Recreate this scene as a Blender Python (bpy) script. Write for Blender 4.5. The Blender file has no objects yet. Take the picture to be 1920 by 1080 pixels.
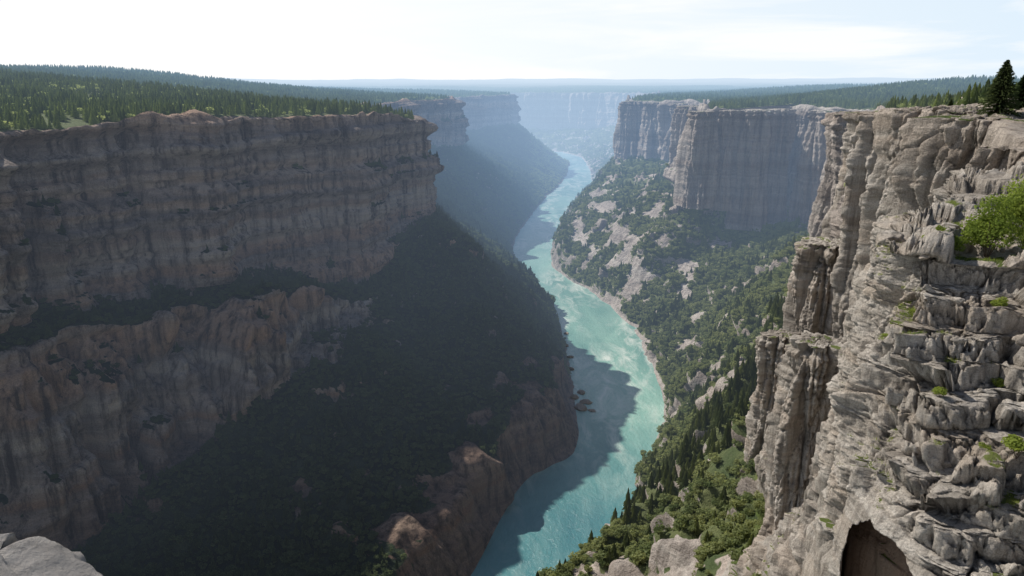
import bpy, math, numpy as np, time
from mathutils import Vector
from mathutils.bvhtree import BVHTree
T0=time.time()
rng=np.random.default_rng(7)
scene=bpy.context.scene
CAM=np.array([0,0,300.0]); PITCH=math.radians(16.5); FPX=1297.0

# ------------------------------------------------------------ noise
_perm=rng.permutation(256).astype(np.int32)
_G=rng.normal(size=(256,3)); _G/=np.linalg.norm(_G,axis=1)[:,None]; _G=_G.astype(np.float32)
_R=rng.random(256).astype(np.float32)
def perlin(x,y,z):
    x=np.asarray(x,np.float32); y=np.asarray(y,np.float32)+np.zeros_like(x); z=np.asarray(z,np.float32)+np.zeros_like(x)
    xi=np.floor(x).astype(np.int32); yi=np.floor(y).astype(np.int32); zi=np.floor(z).astype(np.int32)
    xf=x-xi; yf=y-yi; zf=z-zi
    f=lambda t:t*t*t*(t*(t*6-15)+10)
    u,v,w=f(xf),f(yf),f(zf)
    out=0
    for dx in (0,1):
        a=_perm[(xi+dx)&255]; wx=u if dx else 1-u
        for dy in (0,1):
            b=_perm[(a+yi+dy)&255]; wy=v if dy else 1-v
            for dz in (0,1):
                g=_G[_perm[(b+zi+dz)&255]]; wz=w if dz else 1-w
                out=out+wx*wy*wz*(g[...,0]*(xf-dx)+g[...,1]*(yf-dy)+g[...,2]*(zf-dz))
    return out*1.5
def fbm(x,y,z,o=4,gain=.5):
    s=0;a=1.0
    for i in range(o):
        k=2.03**i
        s=s+a*perlin(x*k+i*17.3,y*k+i*5.1,z*k+i*9.7); a*=gain
    return s
def cells(x,y,z,tilt=0.,box=False):
    x=np.asarray(x,np.float32);y=np.asarray(y,np.float32);z=np.asarray(z,np.float32)
    xi=np.floor(x).astype(np.int32); yi=np.floor(y).astype(np.int32); zi=np.floor(z).astype(np.int32)
    f1=np.full(x.shape,9.,np.float32); f2=f1.copy(); idr=np.zeros(x.shape,np.float32)
    for dx in (-1,0,1):
        for dy in (-1,0,1):
            for dz in (-1,0,1):
                h=_perm[(_perm[(_perm[(xi+dx)&255]+yi+dy)&255]+zi+dz)&255]
                ox=xi+dx+_R[h]-x; oy=yi+dy+_R[(h+71)&255]-y; oz=zi+dz+_R[(h+149)&255]-z
                if box:
                    d=np.maximum(np.maximum(np.abs(ox+.4*oy),np.abs(oy-.4*ox)),np.abs(oz))
                    if box==2: d=.55*d+.45*np.sqrt(ox**2+oy**2+oz**2)
                else: d=np.sqrt(ox**2+oy**2+oz**2)
                m=d<f1
                val=_R[(h+33)&255]
                if tilt: val=val+tilt*((_R[(h+11)&255]-.5)*ox+(_R[(h+55)&255]-.5)*oy+(_R[(h+99)&255]-.5)*oz)
                f2=np.where(m,f1,np.minimum(f2,d)); idr=np.where(m,val,idr); f1=np.where(m,d,f1)
    return f1,f2,idr
def sst(a,b,x):
    t=np.clip((x-a)/(b-a),0,1); return t*t*(3-2*t)
def terr(zv,s,sharp):
    q=zv/s; f=np.floor(q); r_=q-f; return (f+sst(.5-sharp,.5+sharp,r_))*s

# ------------------------------------------------------------ mesh helpers
def grid_normals(P):
    dc=np.gradient(P,axis=0); dr=np.gradient(P,axis=1)
    n=np.cross(dc,dr); n/=np.maximum(np.linalg.norm(n,axis=2),1e-9)[...,None]
    if n[...,2].mean()<0: n=-n
    return n
def raw_mesh(name,V,F,smooth=True):
    V=np.asarray(V,np.float32); F=np.asarray(F,np.int32); k=F.shape[1]
    me=bpy.data.meshes.new(name)
    me.vertices.add(len(V)); me.vertices.foreach_set("co",V.ravel())
    me.loops.add(F.size); me.loops.foreach_set("vertex_index",F.ravel())
    me.polygons.add(len(F)); me.polygons.foreach_set("loop_start",np.arange(0,F.size,k,dtype=np.int32))
    me.update(calc_edges=True)
    me.polygons.foreach_set("use_smooth",np.full(len(me.polygons),smooth))
    return me
def grid_faces(n,m,flip):
    i=np.arange(n*m,dtype=np.int32).reshape(n,m)
    a,b,c,d=i[:-1,:-1],i[1:,:-1],i[1:,1:],i[:-1,1:]
    F=np.stack([a,b,c,d],-1).reshape(-1,4)
    return F[:,::-1].copy() if flip else F
def add_obj(name,me,label=None,cat=None,kind=None,group=None,mats=()):
    ob=bpy.data.objects.new(name,me); scene.collection.objects.link(ob)
    if me is not None:
        for m in mats: me.materials.append(m)
    if label: ob["label"]=label
    if cat: ob["category"]=cat
    if kind: ob["kind"]=kind
    if group: ob["group"]=group
    return ob
def set_veg(me,veg,nm="veg"):
    at=me.attributes.new(nm,'FLOAT','POINT'); at.data.foreach_set("value",veg.astype(np.float32).ravel())

def loft(cols,rows,dens=900,maxn=150,minn=10):
    C=np.array(cols,float)
    nc,nl,_=C.shape
    rim=C[:,4,:]
    seg=np.linalg.norm(np.diff(rim[:,:2],axis=0),axis=1)
    segk=np.linalg.norm(np.diff(C[:,min(8,nl-1),:2],axis=0),axis=1)
    seg=np.maximum(np.maximum(seg,segk),1.)
    t=np.concatenate([[0],np.cumsum(seg)])
    M=np.zeros_like(C)
    M[1:-1]=(C[2:]-C[:-2])/(t[2:]-t[:-2])[:,None,None]
    M[0]=(C[1]-C[0])/seg[0]; M[-1]=(C[-1]-C[-2])/seg[-1]
    out=[]
    for i in range(nc-1):
        d=np.linalg.norm((rim[i]+rim[i+1])/2-CAM)
        n=int(np.clip(seg[i]/max(d,30)*dens,minn,maxn))
        for k in range(n):
            s=k/n
            h00=2*s**3-3*s*s+1;h10=s**3-2*s*s+s;h01=-2*s**3+3*s*s;h11=s**3-s*s
            out.append(h00*C[i]+h10*seg[i]*M[i]+h01*C[i+1]+h11*seg[i]*M[i+1])
    out.append(C[-1]); out=np.array(out)
    R=[];lev=[]
    for j in range(nl-1):
        for k in range(rows[j]):
            s=k/rows[j]
            R.append(out[:,j]*(1-s)+out[:,j+1]*s); lev.append(j+s)
    R.append(out[:,-1]); lev.append(nl-1)
    P=np.stack(R,1)
    for _ in range(3):
        Q=P.copy(); Q[:,1:-1]=(P[:,:-2]+2*P[:,1:-1]+P[:,2:])/4; P=Q
    return P,np.array(lev)

# ------------------------------------------------------------ control columns
def side(cols,dirs,up):
    out=[]
    for c,d,u in zip(cols,dirs,up):
        r=np.array(c[0],float); d=np.array([d[0],d[1],0.])
        z=lambda dist,dz: list(r+d*dist+np.array([0,0,dz]))
        K=np.array(c[-1],float); S=np.array(c[-2],float)
        dv=K-S; dv[2]=0; dv/=max(np.linalg.norm(dv),1)
        U=K+dv*14; U[2]=-9; K2=K.copy(); K2[2]=0.5
        out.append([z(u[3],u[2]),z(700,u[1]),z(150,u[0]),z(14,1.5),list(r)]+[list(q) for q in c[1:-1]]+[list(K2),list(U)])
    return out
L=[ # rim, B, ledge, lowbase, slope end, bank
[(-360,120,278),(-352,115,165),(-335,106,158),(-310,88,60),(-215,70,28),(-190,60,0)],
[(-345,250,275),(-338,246,162),(-320,237,156),(-292,214,50),(-165,190,28),(-140,180,0)],
[(-298,411,272),(-290,403,160),(-274,386,153),(-246,346,45),(-90,300,28),(-68,290,0)],
[(-268,480,273),(-260,470,154),(-245,446,147),(-221,402,58),(-50,372,34),(-30,362,0)],
[(-240,530,274),(-229,518,148),(-208,492,139),(-182,461,80),(-26,430,36),(-8,432,0)],
[(-206,575,273),(-199,568,144),(-172,541,130),(-146,511,92),(-6,480,44),(12,484,0)],
[(-150,642,272),(-141,632,120),(-122,612,112),(-103,588,90),(28,535,48),(52,524,0)],
[(-122,715,270),(-113,705,145),(-96,692,136),(-60,650,108),(40,604,42),(60,606,0)],
[(-97,745,262),(-91,742,158),(-76,738,148),(-45,730,125),(42,720,30),(62,720,0)],
[(-125,830,258),(-115,835,165),(-98,838,155),(-60,840,115),(40,850,25),(60,864,0)],
[(-185,950,262),(-175,955,175),(-155,958,165),(-90,970,110),(28,985,22),(42,1000,0)],
[(-235,1120,264),(-225,1125,185),(-200,1130,172),(-120,1140,105),(-10,1165,20),(5,1178,0)],
[(-205,1350,266),(-194,1352,175),(-170,1355,165),(-85,1360,95),(-2,1370,15),(8,1372,0)],
[(-134,1540,267),(-126,1545,165),(-108,1548,153),(-45,1560,95),(35,1610,15),(50,1640,0)],
[(-160,1750,262),(-148,1758,162),(-125,1760,150),(-40,1780,95),(70,1850,12),(90,1870,0)],
[(-190,2100,256),(-178,2110,162),(-150,2115,150),(-40,2130,95),(130,2180,12),(160,2200,0)],
[(-5,2500,260),(7,2505,160),(35,2510,146),(98,2520,85),(185,2550,12),(205,2560,0)],
[(-30,2700,256),(-18,2720,155),(10,2730,143),(80,2750,85),(190,2800,12),(220,2830,0)],
[(-150,2880,250),(-140,2900,155),(-120,2920,143),(-60,2970,85),(60,3050,12),(80,3080,0)],
[(-700,3150,250),(-695,3170,155),(-690,3190,143),(-670,3240,85),(-630,3300,12),(-620,3330,0)],
]
Ld=[(-.95,.3)]*len(L)
Lu=[(10,58,95,3000)]*13+[(6,40,80,3000)]+[(6,34,66,3000)]*2+[(6,18,44,3000)]*4
D=[
[(45,0,280),(30,-5,190),(0,-20,140),(-40,-30,90),(-85,-30,40),(-110,-30,0)],
[(67,100,294.2),(60,103,215),(44,112,165),(12,128,105),(-35,140,45),(-55,145,0)],
[(98,165,293),(86,165,205),(71,185,140),(30,215,85),(-20,235,40),(-35,240,0)],
[(145,210,291),(133,215,190),(104,222,135),(45,243,85),(-5,262,40),(-20,270,0)],
[(152,260,288),(140,260,205),(115,264,122),(66,290,82),(34,306,58),(20,325,0)],
[(206,298,287),(182,294,190),(142,290,130),(80,308,85),(47,328,52),(33,346,0)],
[(186,332,286),(166,326,205),(126,316,132),(92,330,90),(62,352,48),(50,368,0)],
[(250,385,284),(230,382,190),(184,372,130),(120,368,92),(77,385,42),(64,394,0)],
[(225,440,282),(210,440,190),(178,425,145),(135,408,100),(90,415,38),(78,422,0)],
[(310,545,277),(297,550,170),(245,540,130),(180,525,80),(130,515,25),(117,515,0)],
[(352,700,271),(330,694,155),(272,678,120),(210,645,70),(165,625,20),(150,620,0)],
[(460,850,266),(446,860,140),(350,820,110),(260,770,70),(175,740,18),(155,740,0)],
[(405,1050,266),(397,1036,115),(320,960,100),(240,900,65),(165,860,15),(150,864,0)],
[(276,985,263),(266,972,140),(235,950,115),(190,930,75),(140,960,18),(122,980,0)],
[(320,1180,262),(308,1180,150),(240,1150,125),(160,1110,85),(90,1100,25),(78,1105,0)],
[(370,1380,262),(355,1370,150),(260,1300,130),(160,1240,90),(85,1190,50),(72,1185,0)],
[(265,1560,262),(255,1555,150),(215,1500,125),(170,1440,95),(110,1340,45),(85,1320,0)],
[(330,1850,262),(320,1850,150),(290,1830,120),(240,1800,70),(160,1700,15),(148,1680,0)],
[(480,2300,260),(465,2300,150),(420,2290,110),(350,2270,60),(270,2220,12),(255,2210,0)],
[(560,2800,258),(545,2800,130),(480,2790,90),(400,2790,50),(310,2760,10),(290,2755,0)],
[(520,3250,256),(505,3230,110),(450,3180,80),(380,3120,45),(310,3030,10),(280,3000,0)],
[(250,3500,254),(245,3480,80),(230,3420,60),(210,3350,40),(190,3250,10),(180,3220,0)],
[(-200,3600,254),(-200,3580,80),(-190,3540,60),(-180,3500,40),(-180,3440,10),(-180,3420,0)],
[(-900,3700,254),(-900,3680,80),(-900,3650,60),(-900,3620,40),(-900,3580,10),(-900,3560,0)],
[(-1900,4000,254),(-1890,3980,80),(-1880,3950,60),(-1870,3920,40),(-1860,3880,10),(-1855,3860,0)],
[(-3600,4500,254),(-3590,4480,80),(-3580,4450,60),(-3570,4420,40),(-3560,4380,10),(-3555,4360,0)],
]
Dd=[(.95,.1)]+[(.93,.25)]*11+[(.93,.35),(.85,.5)]+[(.9,.4)]*5+[(.8,.6),(.6,.8),(.2,.98),(-.1,1),(-.35,.95),(-.6,.8),(-.75,.66)]
Du=[(0,2,20,3000)]*4+[(1,14,55,3000)]*5+[(8,40,75,3000)]*6+[(6,24,60,3500)]*3+[(4,14,50,6000)]*2+[(4,20,130,14000)]*6
rowsL=[26,50,50,12,150,20,84,66,38,6]
rowsD=[26,50,44,16,150,76,60,60,36,6]

def terrain(cols,rows,name,label,seed,strat,isleft,mats):
    P,lev=loft(cols,rows,maxn=180)
    n=grid_normals(P)
    x,y,z=[P[...,i].astype(np.float32) for i in range(3)]
    x0=x.copy()
    dist=np.sqrt(x**2+y**2+(z-300)**2)
    x=x+seed
    near=np.clip(dist/350,.35,1.3)
    steep=1-sst(.35,.7,n[...,2])
    LV=np.broadcast_to(lev[None,:],x.shape)
    plate=1-sst(3.6,3.98,LV)
    wall=sst(3.95,4.1,LV)*(1-sst(4.9,5.05,LV))
    spur=0
    if isleft:
        wall=np.maximum(wall,sst(5.95,6.05,LV)*(1-sst(6.9,7.1,LV))*sst(-105,-150,x0+18*perlin(x/30,y/30,z/30))*sst(900,700,dist))
        spur=sst(7.80,8.05,LV+.45*perlin(x/25,y/25,z/60))*(1-sst(8.9,9.,LV))*sst(760,690,dist)*sst(400,470,dist)
    else: wall=np.maximum(wall,sst(3.95,4.1,LV)*(1-sst(5.75,6.0,LV))*sst(520,440,dist))
    warp=6*perlin(x/70,y/70,z/70)
    wx=x+5*perlin(x/30,y/30,z/40+4); wy=y+5*perlin(x/30+8,y/30,z/40)
    big=np.clip(near,.0,1.3)
    upper=(LV<5.2)&isleft
    vf=np.where(upper,.9,1.)+1.1*((LV>5.8)&isleft)
    b1=np.abs(perlin(wx/78,wy/78,z/520)); b2=np.abs(perlin(wx/27+5,wy/27,z/260)); b3=np.abs(perlin(wx/10+2,wy/10,z/110)); b4=np.abs(perlin(wx/4+2,wy/4,z/40))
    d=52*(b1-.22)*big+20*(b2-.2)*np.clip(near,.6,1.25)*(.4+.6*vf)+5.2*(b3-.2)*np.clip(near,.6,1.2)*vf+1.5*(b4-.2)
    h=z+warp
    lowt=np.where((LV>5.8)&isleft,.5,1.)
    d+=lowt*strat*(3.8*np.tanh(6*perlin(h*0+.37,x*.002,h/26))+1.7*np.tanh(6*perlin(h*0+.77,x*.004,h/9.5)))*near
    d+=lowt*strat*.45*np.tanh(6*perlin(h*0+.17,x*.01,h/2.8))*near
    if isleft: d-=10*sst(195,180,h)*sst(4.99,4.8,LV)*(LV<5.1)*sst(-.1,.3,perlin(x/120,y/120,0*z))
    d+=.9*fbm(x/5,y/5,z/4,3)*near
    nm=dist<520
    if nm.any():
        xs,ys,zs=x[nm],y[nm],z[nm]
        f1,f2,idr=cells(xs/5.5,ys/5.5,zs/12,1.0,2); g1,g2,ide=cells(xs/2.2,ys/2.2,zs/2.2,1.0,2)
        dd=(idr-.5)*2.6-1.2*sst(.07,0,f2-f1)+(ide-.5)*1.0-.4*sst(.07,0,g2-g1)
        d[nm]+=dd*sst(520,380,dist[nm])
    s=7*fbm(x/75,y/75,z/90,4)
    if isleft: s+=20*(np.abs(perlin(wx/46+3,wy/46,z/400))-.2)*sst(900,600,dist)+7*(np.abs(perlin(wx/16+3,wy/16,z/120))-.2)*sst(900,600,dist)
    oc=perlin(x/42+7,y/42,z/42)+.3*perlin(x/14,y/14,z/14)
    if not isleft: oc=oc+.26*sst(460,400,dist)
    out=sst(.30,.5,oc)
    s+=out*(8+4*perlin(x/9,y/9,z/30)+1.5*fbm(x/4,y/4,z/4,2))*np.clip(near,.4,1)*(.5 if isleft else 1)
    if not isleft: s+=14*(np.abs(perlin(wx/60+3,wy/60,z/400))-.2)*sst(500,700,dist)
    s+=.8*fbm(x/8,y/8,z/8,2)
    bank=sst(8.7,9.05,LV)
    s=s*np.clip(near,.5,1)*(1-bank*.75)
    if isleft: s=s*(1-.8*sst(7.4,7.9,LV)*sst(760,690,dist)*sst(380,450,dist))
    pl=2.0*fbm(x/60,y/60,0*z,3)*sst(3.9,3.3,LV)+12*perlin(x/500,y/500,0*z)*sst(2.3,1.2,LV)*sst(300,900,dist)
    pl+=45*fbm(x/2600,y/2600,0*z,3)*sst(1.0,.2,LV)*sst(3500,9000,y)
    pl*=np.clip(dist/300,.25,1)
    st2=wall*.85+.15*steep*(LV>=4)
    if isleft: st2=np.maximum(st2,.28*spur)
    disp=d*st2+s*(1-st2)*(1-plate)
    wall=np.maximum(wall,spur)
    edge=(perlin(x/13,y/13,0*z)*(1.5 if isleft else 3)+fbm(x/3,y/3,z/3,2)*.6)*sst(3.0,3.8,LV)*near
    Q=P+n*disp[...,None]
    Q[...,2]+=pl*plate-np.abs(edge)*plate
    if not isleft:
        zq=Q[...,2].astype(np.float32); wob=1.6*perlin(x/16,y/16,zq/20)+.5*perlin(x/5,y/5,zq/7)
        za=terr(zq+wob,3.1,.2)-wob; za=.5*za+.5*(terr(za+wob*.5,1.1,.25)-wob*.5)
        am=.85*sst(6.2,5.6,LV)*sst(1.5,2.6,LV)*sst(430,330,dist)
        Q[...,2]=zq*(1-am)+za*am
    n2=grid_normals(Q)
    nz=n2[...,2]
    st_=.66 if isleft else .24
    scn=perlin(x/38+50,y/38,z/30)+.4*fbm(x/8,y/8,z/6,2)
    if not isleft:
        scn=scn+.22*sst(8.15,8.7,LV)
        for (bx,by,br,ba) in ((120,1180,130,.38),(175,930,80,.34),(210,1050,70,.25),(215,760,45,.2)):
            scn=scn+ba*np.exp(-((x0-bx)**2+(y-by)**2)/br**2)
    scar=sst(st_,st_+.2,scn)*(1-plate)
    veg=sst(.16,.40,nz+.14*fbm(x/6,y/6,z/6,2))*(1-.97*scar)
    vw=sst(.72,.88,nz+.1*fbm(x/6,y/6,z/6,2))*sst(.0,.3,perlin(x/40,y/40+9,z/20))
    veg=veg*(1-wall)+vw*wall*.9
    veg*=1-(sst(3.25,3.75,LV+.25*perlin(x/12,y/12,0*z)))*(LV<4.3)
    veg*=1-sst(8.80,8.97,LV+.05*perlin(x/9,y/9,z/9))*.95
    veg*=sst(1.2,3.5,Q[...,2])
    if not isleft: veg=np.where((LV<4)&(dist<170),veg*sst(0,.3,perlin(x/5,y/5,z/5)),veg)
    F=grid_faces(*x.shape,False)
    a,b,c=Q[x.shape[0]//2,60],Q[x.shape[0]//2+1,60],Q[x.shape[0]//2,61]
    if np.cross(b-a,c-a)[2]<0: F=F[:,::-1].copy()
    me=raw_mesh(name,Q.reshape(-1,3),F); set_veg(me,veg)
    for m in mats: me.materials.append(m)
    if len(mats)>1:
        mi=((dist[:-1,:-1]<360+30*perlin(x/20,y/20,z/20)[:-1,:-1])&(LV[:-1,:-1]<6.1)).astype(np.int32).ravel()
        me.polygons.foreach_set("material_index",mi)
    ob=add_obj(name,me,label,"canyon wall","structure")
    return ob,Q,n2,veg,LV

# ------------------------------------------------------------ materials
class NT:
    def __init__(s,name):
        s.m=bpy.data.materials.new(name); s.m.use_nodes=True; s.t=s.m.node_tree; s.t.nodes.clear()
        s.out=s.n('ShaderNodeOutputMaterial')
    def n(s,t,**k):
        nd=s.t.nodes.new(t)
        for a,b in k.items(): setattr(nd,a,b)
        return nd
    def l(s,a,b): s.t.links.new(a,b)
    def val(s,sock,v):
        if isinstance(v,bpy.types.NodeSocket): s.l(v,sock)
        else: sock.default_value=v
    def pos(s):
        return s.n('ShaderNodeNewGeometry').outputs['Position']
    def mapp(s,v,sc,loc=(0,0,0)):
        q=s.n('ShaderNodeMapping'); s.l(v,q.inputs['Vector']); q.inputs['Scale'].default_value=sc; q.inputs['Location'].default_value=loc
        return q.outputs[0]
    def noise(s,v,scale=1,detail=4,rough=.55,dist=0):
        q=s.n('ShaderNodeTexNoise'); s.l(v,q.inputs['Vector']); q.inputs['Scale'].default_value=scale
        q.inputs['Detail'].default_value=detail; q.inputs['Roughness'].default_value=rough; q.inputs['Distortion'].default_value=dist
        return q.outputs['Fac']
    def ramp(s,f,stops):
        q=s.n('ShaderNodeValToRGB'); s.l(f,q.inputs[0]); e=q.color_ramp.elements
        while len(e)<len(stops): e.new(.5)
        for el,(p,c) in zip(e,stops):
            el.position=p; el.color=(c,c,c,1) if not hasattr(c,'__len__') else (*c,1)
        return q.outputs[0]
    def rng(s,v,a,b,c=0.,d=1.):
        q=s.n('ShaderNodeMapRange'); s.l(v,q.inputs[0]); 
        for i,k in enumerate((a,b,c,d)): q.inputs[i+1].default_value=k
        return q.outputs[0]
    def mix(s,f,a,b,mode='MIX'):
        q=s.n('ShaderNodeMix',data_type='RGBA',blend_type=mode)
        s.val(q.inputs[0],f)
        for sk,v in ((q.inputs[6],a),(q.inputs[7],b)):
            if isinstance(v,bpy.types.NodeSocket): s.l(v,sk)
            else: sk.default_value=(*v,1)
        return q.outputs[2]
    def math(s,op,a,b=0.):
        q=s.n('ShaderNodeMath',operation=op); s.val(q.inputs[0],a); s.val(q.inputs[1],b); return q.outputs[0]
    def bump(s,h,dist,strength=1,nrm=None):
        q=s.n('ShaderNodeBump'); s.l(h,q.inputs['Height']); q.inputs['Distance'].default_value=dist; q.inputs['Strength'].default_value=strength
        if nrm: s.l(nrm,q.inputs['Normal'])
        return q.outputs[0]
    def bsdf(s,col,rough=.9,nrm=None,spec=.2):
        q=s.n('ShaderNodeBsdfPrincipled'); s.val(q.inputs['Base Color'],col if isinstance(col,bpy.types.NodeSocket) else (*col,1))
        s.val(q.inputs['Roughness'],rough); q.inputs['Specular IOR Level'].default_value=spec
        if nrm: s.l(nrm,q.inputs['Normal'])
        return q.outputs[0]
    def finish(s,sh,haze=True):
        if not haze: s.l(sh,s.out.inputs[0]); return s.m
        # painted haze: emission mixed in, growing with distance from the viewpoint
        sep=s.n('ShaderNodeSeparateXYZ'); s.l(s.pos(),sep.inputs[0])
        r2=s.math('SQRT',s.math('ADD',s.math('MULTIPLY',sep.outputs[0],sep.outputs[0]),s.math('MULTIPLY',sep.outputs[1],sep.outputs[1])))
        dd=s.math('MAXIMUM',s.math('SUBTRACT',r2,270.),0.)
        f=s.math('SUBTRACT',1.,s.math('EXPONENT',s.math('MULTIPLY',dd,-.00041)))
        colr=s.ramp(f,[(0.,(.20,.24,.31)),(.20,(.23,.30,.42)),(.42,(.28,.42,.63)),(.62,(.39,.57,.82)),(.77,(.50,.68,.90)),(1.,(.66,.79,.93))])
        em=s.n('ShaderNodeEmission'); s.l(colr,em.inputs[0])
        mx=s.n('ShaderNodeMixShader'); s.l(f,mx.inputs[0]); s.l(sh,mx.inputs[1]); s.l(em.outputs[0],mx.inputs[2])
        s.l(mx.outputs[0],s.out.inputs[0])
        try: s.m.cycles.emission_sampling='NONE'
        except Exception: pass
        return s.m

def rock_mat(name,cols,band,k=1.0,vegcol=((.022,.034,.014),(.06,.075,.028)),streak=.85,haze=True,bandamt=.8,fs=1.4,point=.0,sts=.06):
    w=NT(name); p=w.pos()
    lw=w.noise(p,.012/k,2)
    sep=w.n('ShaderNodeSeparateXYZ'); w.l(p,sep.inputs[0])
    zc=w.math('ADD',sep.outputs[2],w.math('MULTIPLY',lw,18*k))
    comb=w.n('ShaderNodeCombineXYZ'); w.l(w.math('MULTIPLY',sep.outputs[0],.004),comb.inputs[0]); w.l(w.math('MULTIPLY',sep.outputs[1],.004),comb.inputs[1]); w.l(zc,comb.inputs[2])
    st=w.noise(comb.outputs[0],sts/k,8,.66)
    st2=w.noise(comb.outputs[0],.024/k,3,.55)
    c=w.ramp(st,[(.36,cols[0]),(.46,cols[1]),(.53,cols[2]),(.62,cols[3])])
    c=w.mix(w.math('MULTIPLY',w.ramp(st2,[(.49,0),(.55,1)]),bandamt),c,band)
    big=w.noise(p,.05/k,5,.6)
    c=w.mix(w.ramp(big,[(.4,0),(.7,.45)]),c,cols[2])
    stk=w.noise(w.mapp(p,(.16/k,.16/k,.010/k)),1,6,.68)
    c=w.mix(w.ramp(stk,[(.46,.0),(.64,streak)]),c,tuple(v*.36 for v in cols[0]),'MIX')
    fine=w.noise(p,fs/k,7,.72)
    c=w.mix(.85,c,w.ramp(fine,[(.3,.45),(.5,.95),(.7,1.3)]),'MULTIPLY')
    if point:
        pt=w.n('ShaderNodeNewGeometry').outputs['Pointiness']
        c=w.mix(point,c,w.ramp(pt,[(.40,.35),(.495,.95),(.60,1.2)]),'MULTIPLY')  # cavity shade painted into the colour: hollows darker, raised edges lighter
        wm=w.n('ShaderNodeAttribute',attribute_name='warm').outputs['Fac']
        c=w.mix(wm,c,(.30,.20,.135))
    if name=="shaded_sandstone":   # rock darker and browner low in the gorge
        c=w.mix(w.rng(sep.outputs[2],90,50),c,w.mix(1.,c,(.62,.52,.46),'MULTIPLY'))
    vg=w.n('ShaderNodeAttribute',attribute_name='veg').outputs['Fac']
    vn=w.noise(p,.35,6,.65)
    vm=w.ramp(w.math('ADD',vg,w.math('MULTIPLY',w.math('SUBTRACT',vn,.5),1.1)),[(.42,0),(.58,1)])
    vc=w.mix(w.ramp(w.noise(p,.05,5,.6),[(.38,0),(.62,1)]),vegcol[0],vegcol[1])
    vc=w.mix(w.ramp(w.noise(p,.5,4,.6),[(.56,0),(.78,.45)]),vc,tuple(min(v*1.6,.22) for v in vegcol[1]))
    if name=="shaded_sandstone":   # lighter ground cover on the plateau top
        vc=w.mix(w.rng(sep.outputs[2],235,262),vc,(.17,.20,.095))
    c=w.mix(vm,c,vc)
    vo=w.n('ShaderNodeTexVoronoi',feature='DISTANCE_TO_EDGE'); w.l(w.mapp(p,(.35/k,.35/k,.22/k)),vo.inputs['Vector']); vo.inputs['Scale'].default_value=1
    crk=w.ramp(vo.outputs['Distance'],[(0,0),(.06,1)])
    b1=w.bump(w.noise(w.mapp(p,(.3/k,.3/k,.5/k)),1,10,.72),3.4*k,1.)
    b1=w.bump(stk,3.0*k,.7,b1)
    b1=w.bump(st,3*k,.5,b1)
    b1=w.bump(crk,.4*k,.2,b1)
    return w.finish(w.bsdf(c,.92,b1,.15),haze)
mL=rock_mat("shaded_sandstone",[(.20,.165,.15),(.33,.275,.24),(.46,.385,.33),(.60,.52,.44)],(.56,.345,.215),1,((.024,.038,.024),(.06,.078,.042)),.9,True,.75,1.4,0,.07)  # ground cover colours darkened to carry this wall's shade
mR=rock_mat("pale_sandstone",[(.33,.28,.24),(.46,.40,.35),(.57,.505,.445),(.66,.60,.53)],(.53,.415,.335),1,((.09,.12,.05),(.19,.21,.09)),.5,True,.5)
mR2=rock_mat("buttress_limestone",[(.29,.25,.21),(.39,.345,.295),(.48,.43,.37),(.56,.51,.45)],(.45,.355,.275),.3,((.08,.11,.03),(.16,.18,.06)),.6,False,.5,1.4,.8)
mN=rock_mat("near_limestone",[(.29,.25,.21),(.40,.355,.30),(.49,.44,.38),(.58,.53,.465)],(.46,.37,.285),.09,((.07,.10,.02),(.14,.16,.05)),.5,False,.5,1.0,.85)

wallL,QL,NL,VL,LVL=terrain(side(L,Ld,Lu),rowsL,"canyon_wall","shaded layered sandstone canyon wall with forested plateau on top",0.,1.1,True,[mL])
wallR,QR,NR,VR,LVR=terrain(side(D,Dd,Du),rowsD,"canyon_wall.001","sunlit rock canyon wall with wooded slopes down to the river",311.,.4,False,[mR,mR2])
print("walls",QL.shape,QR.shape,time.time()-T0)

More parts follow.
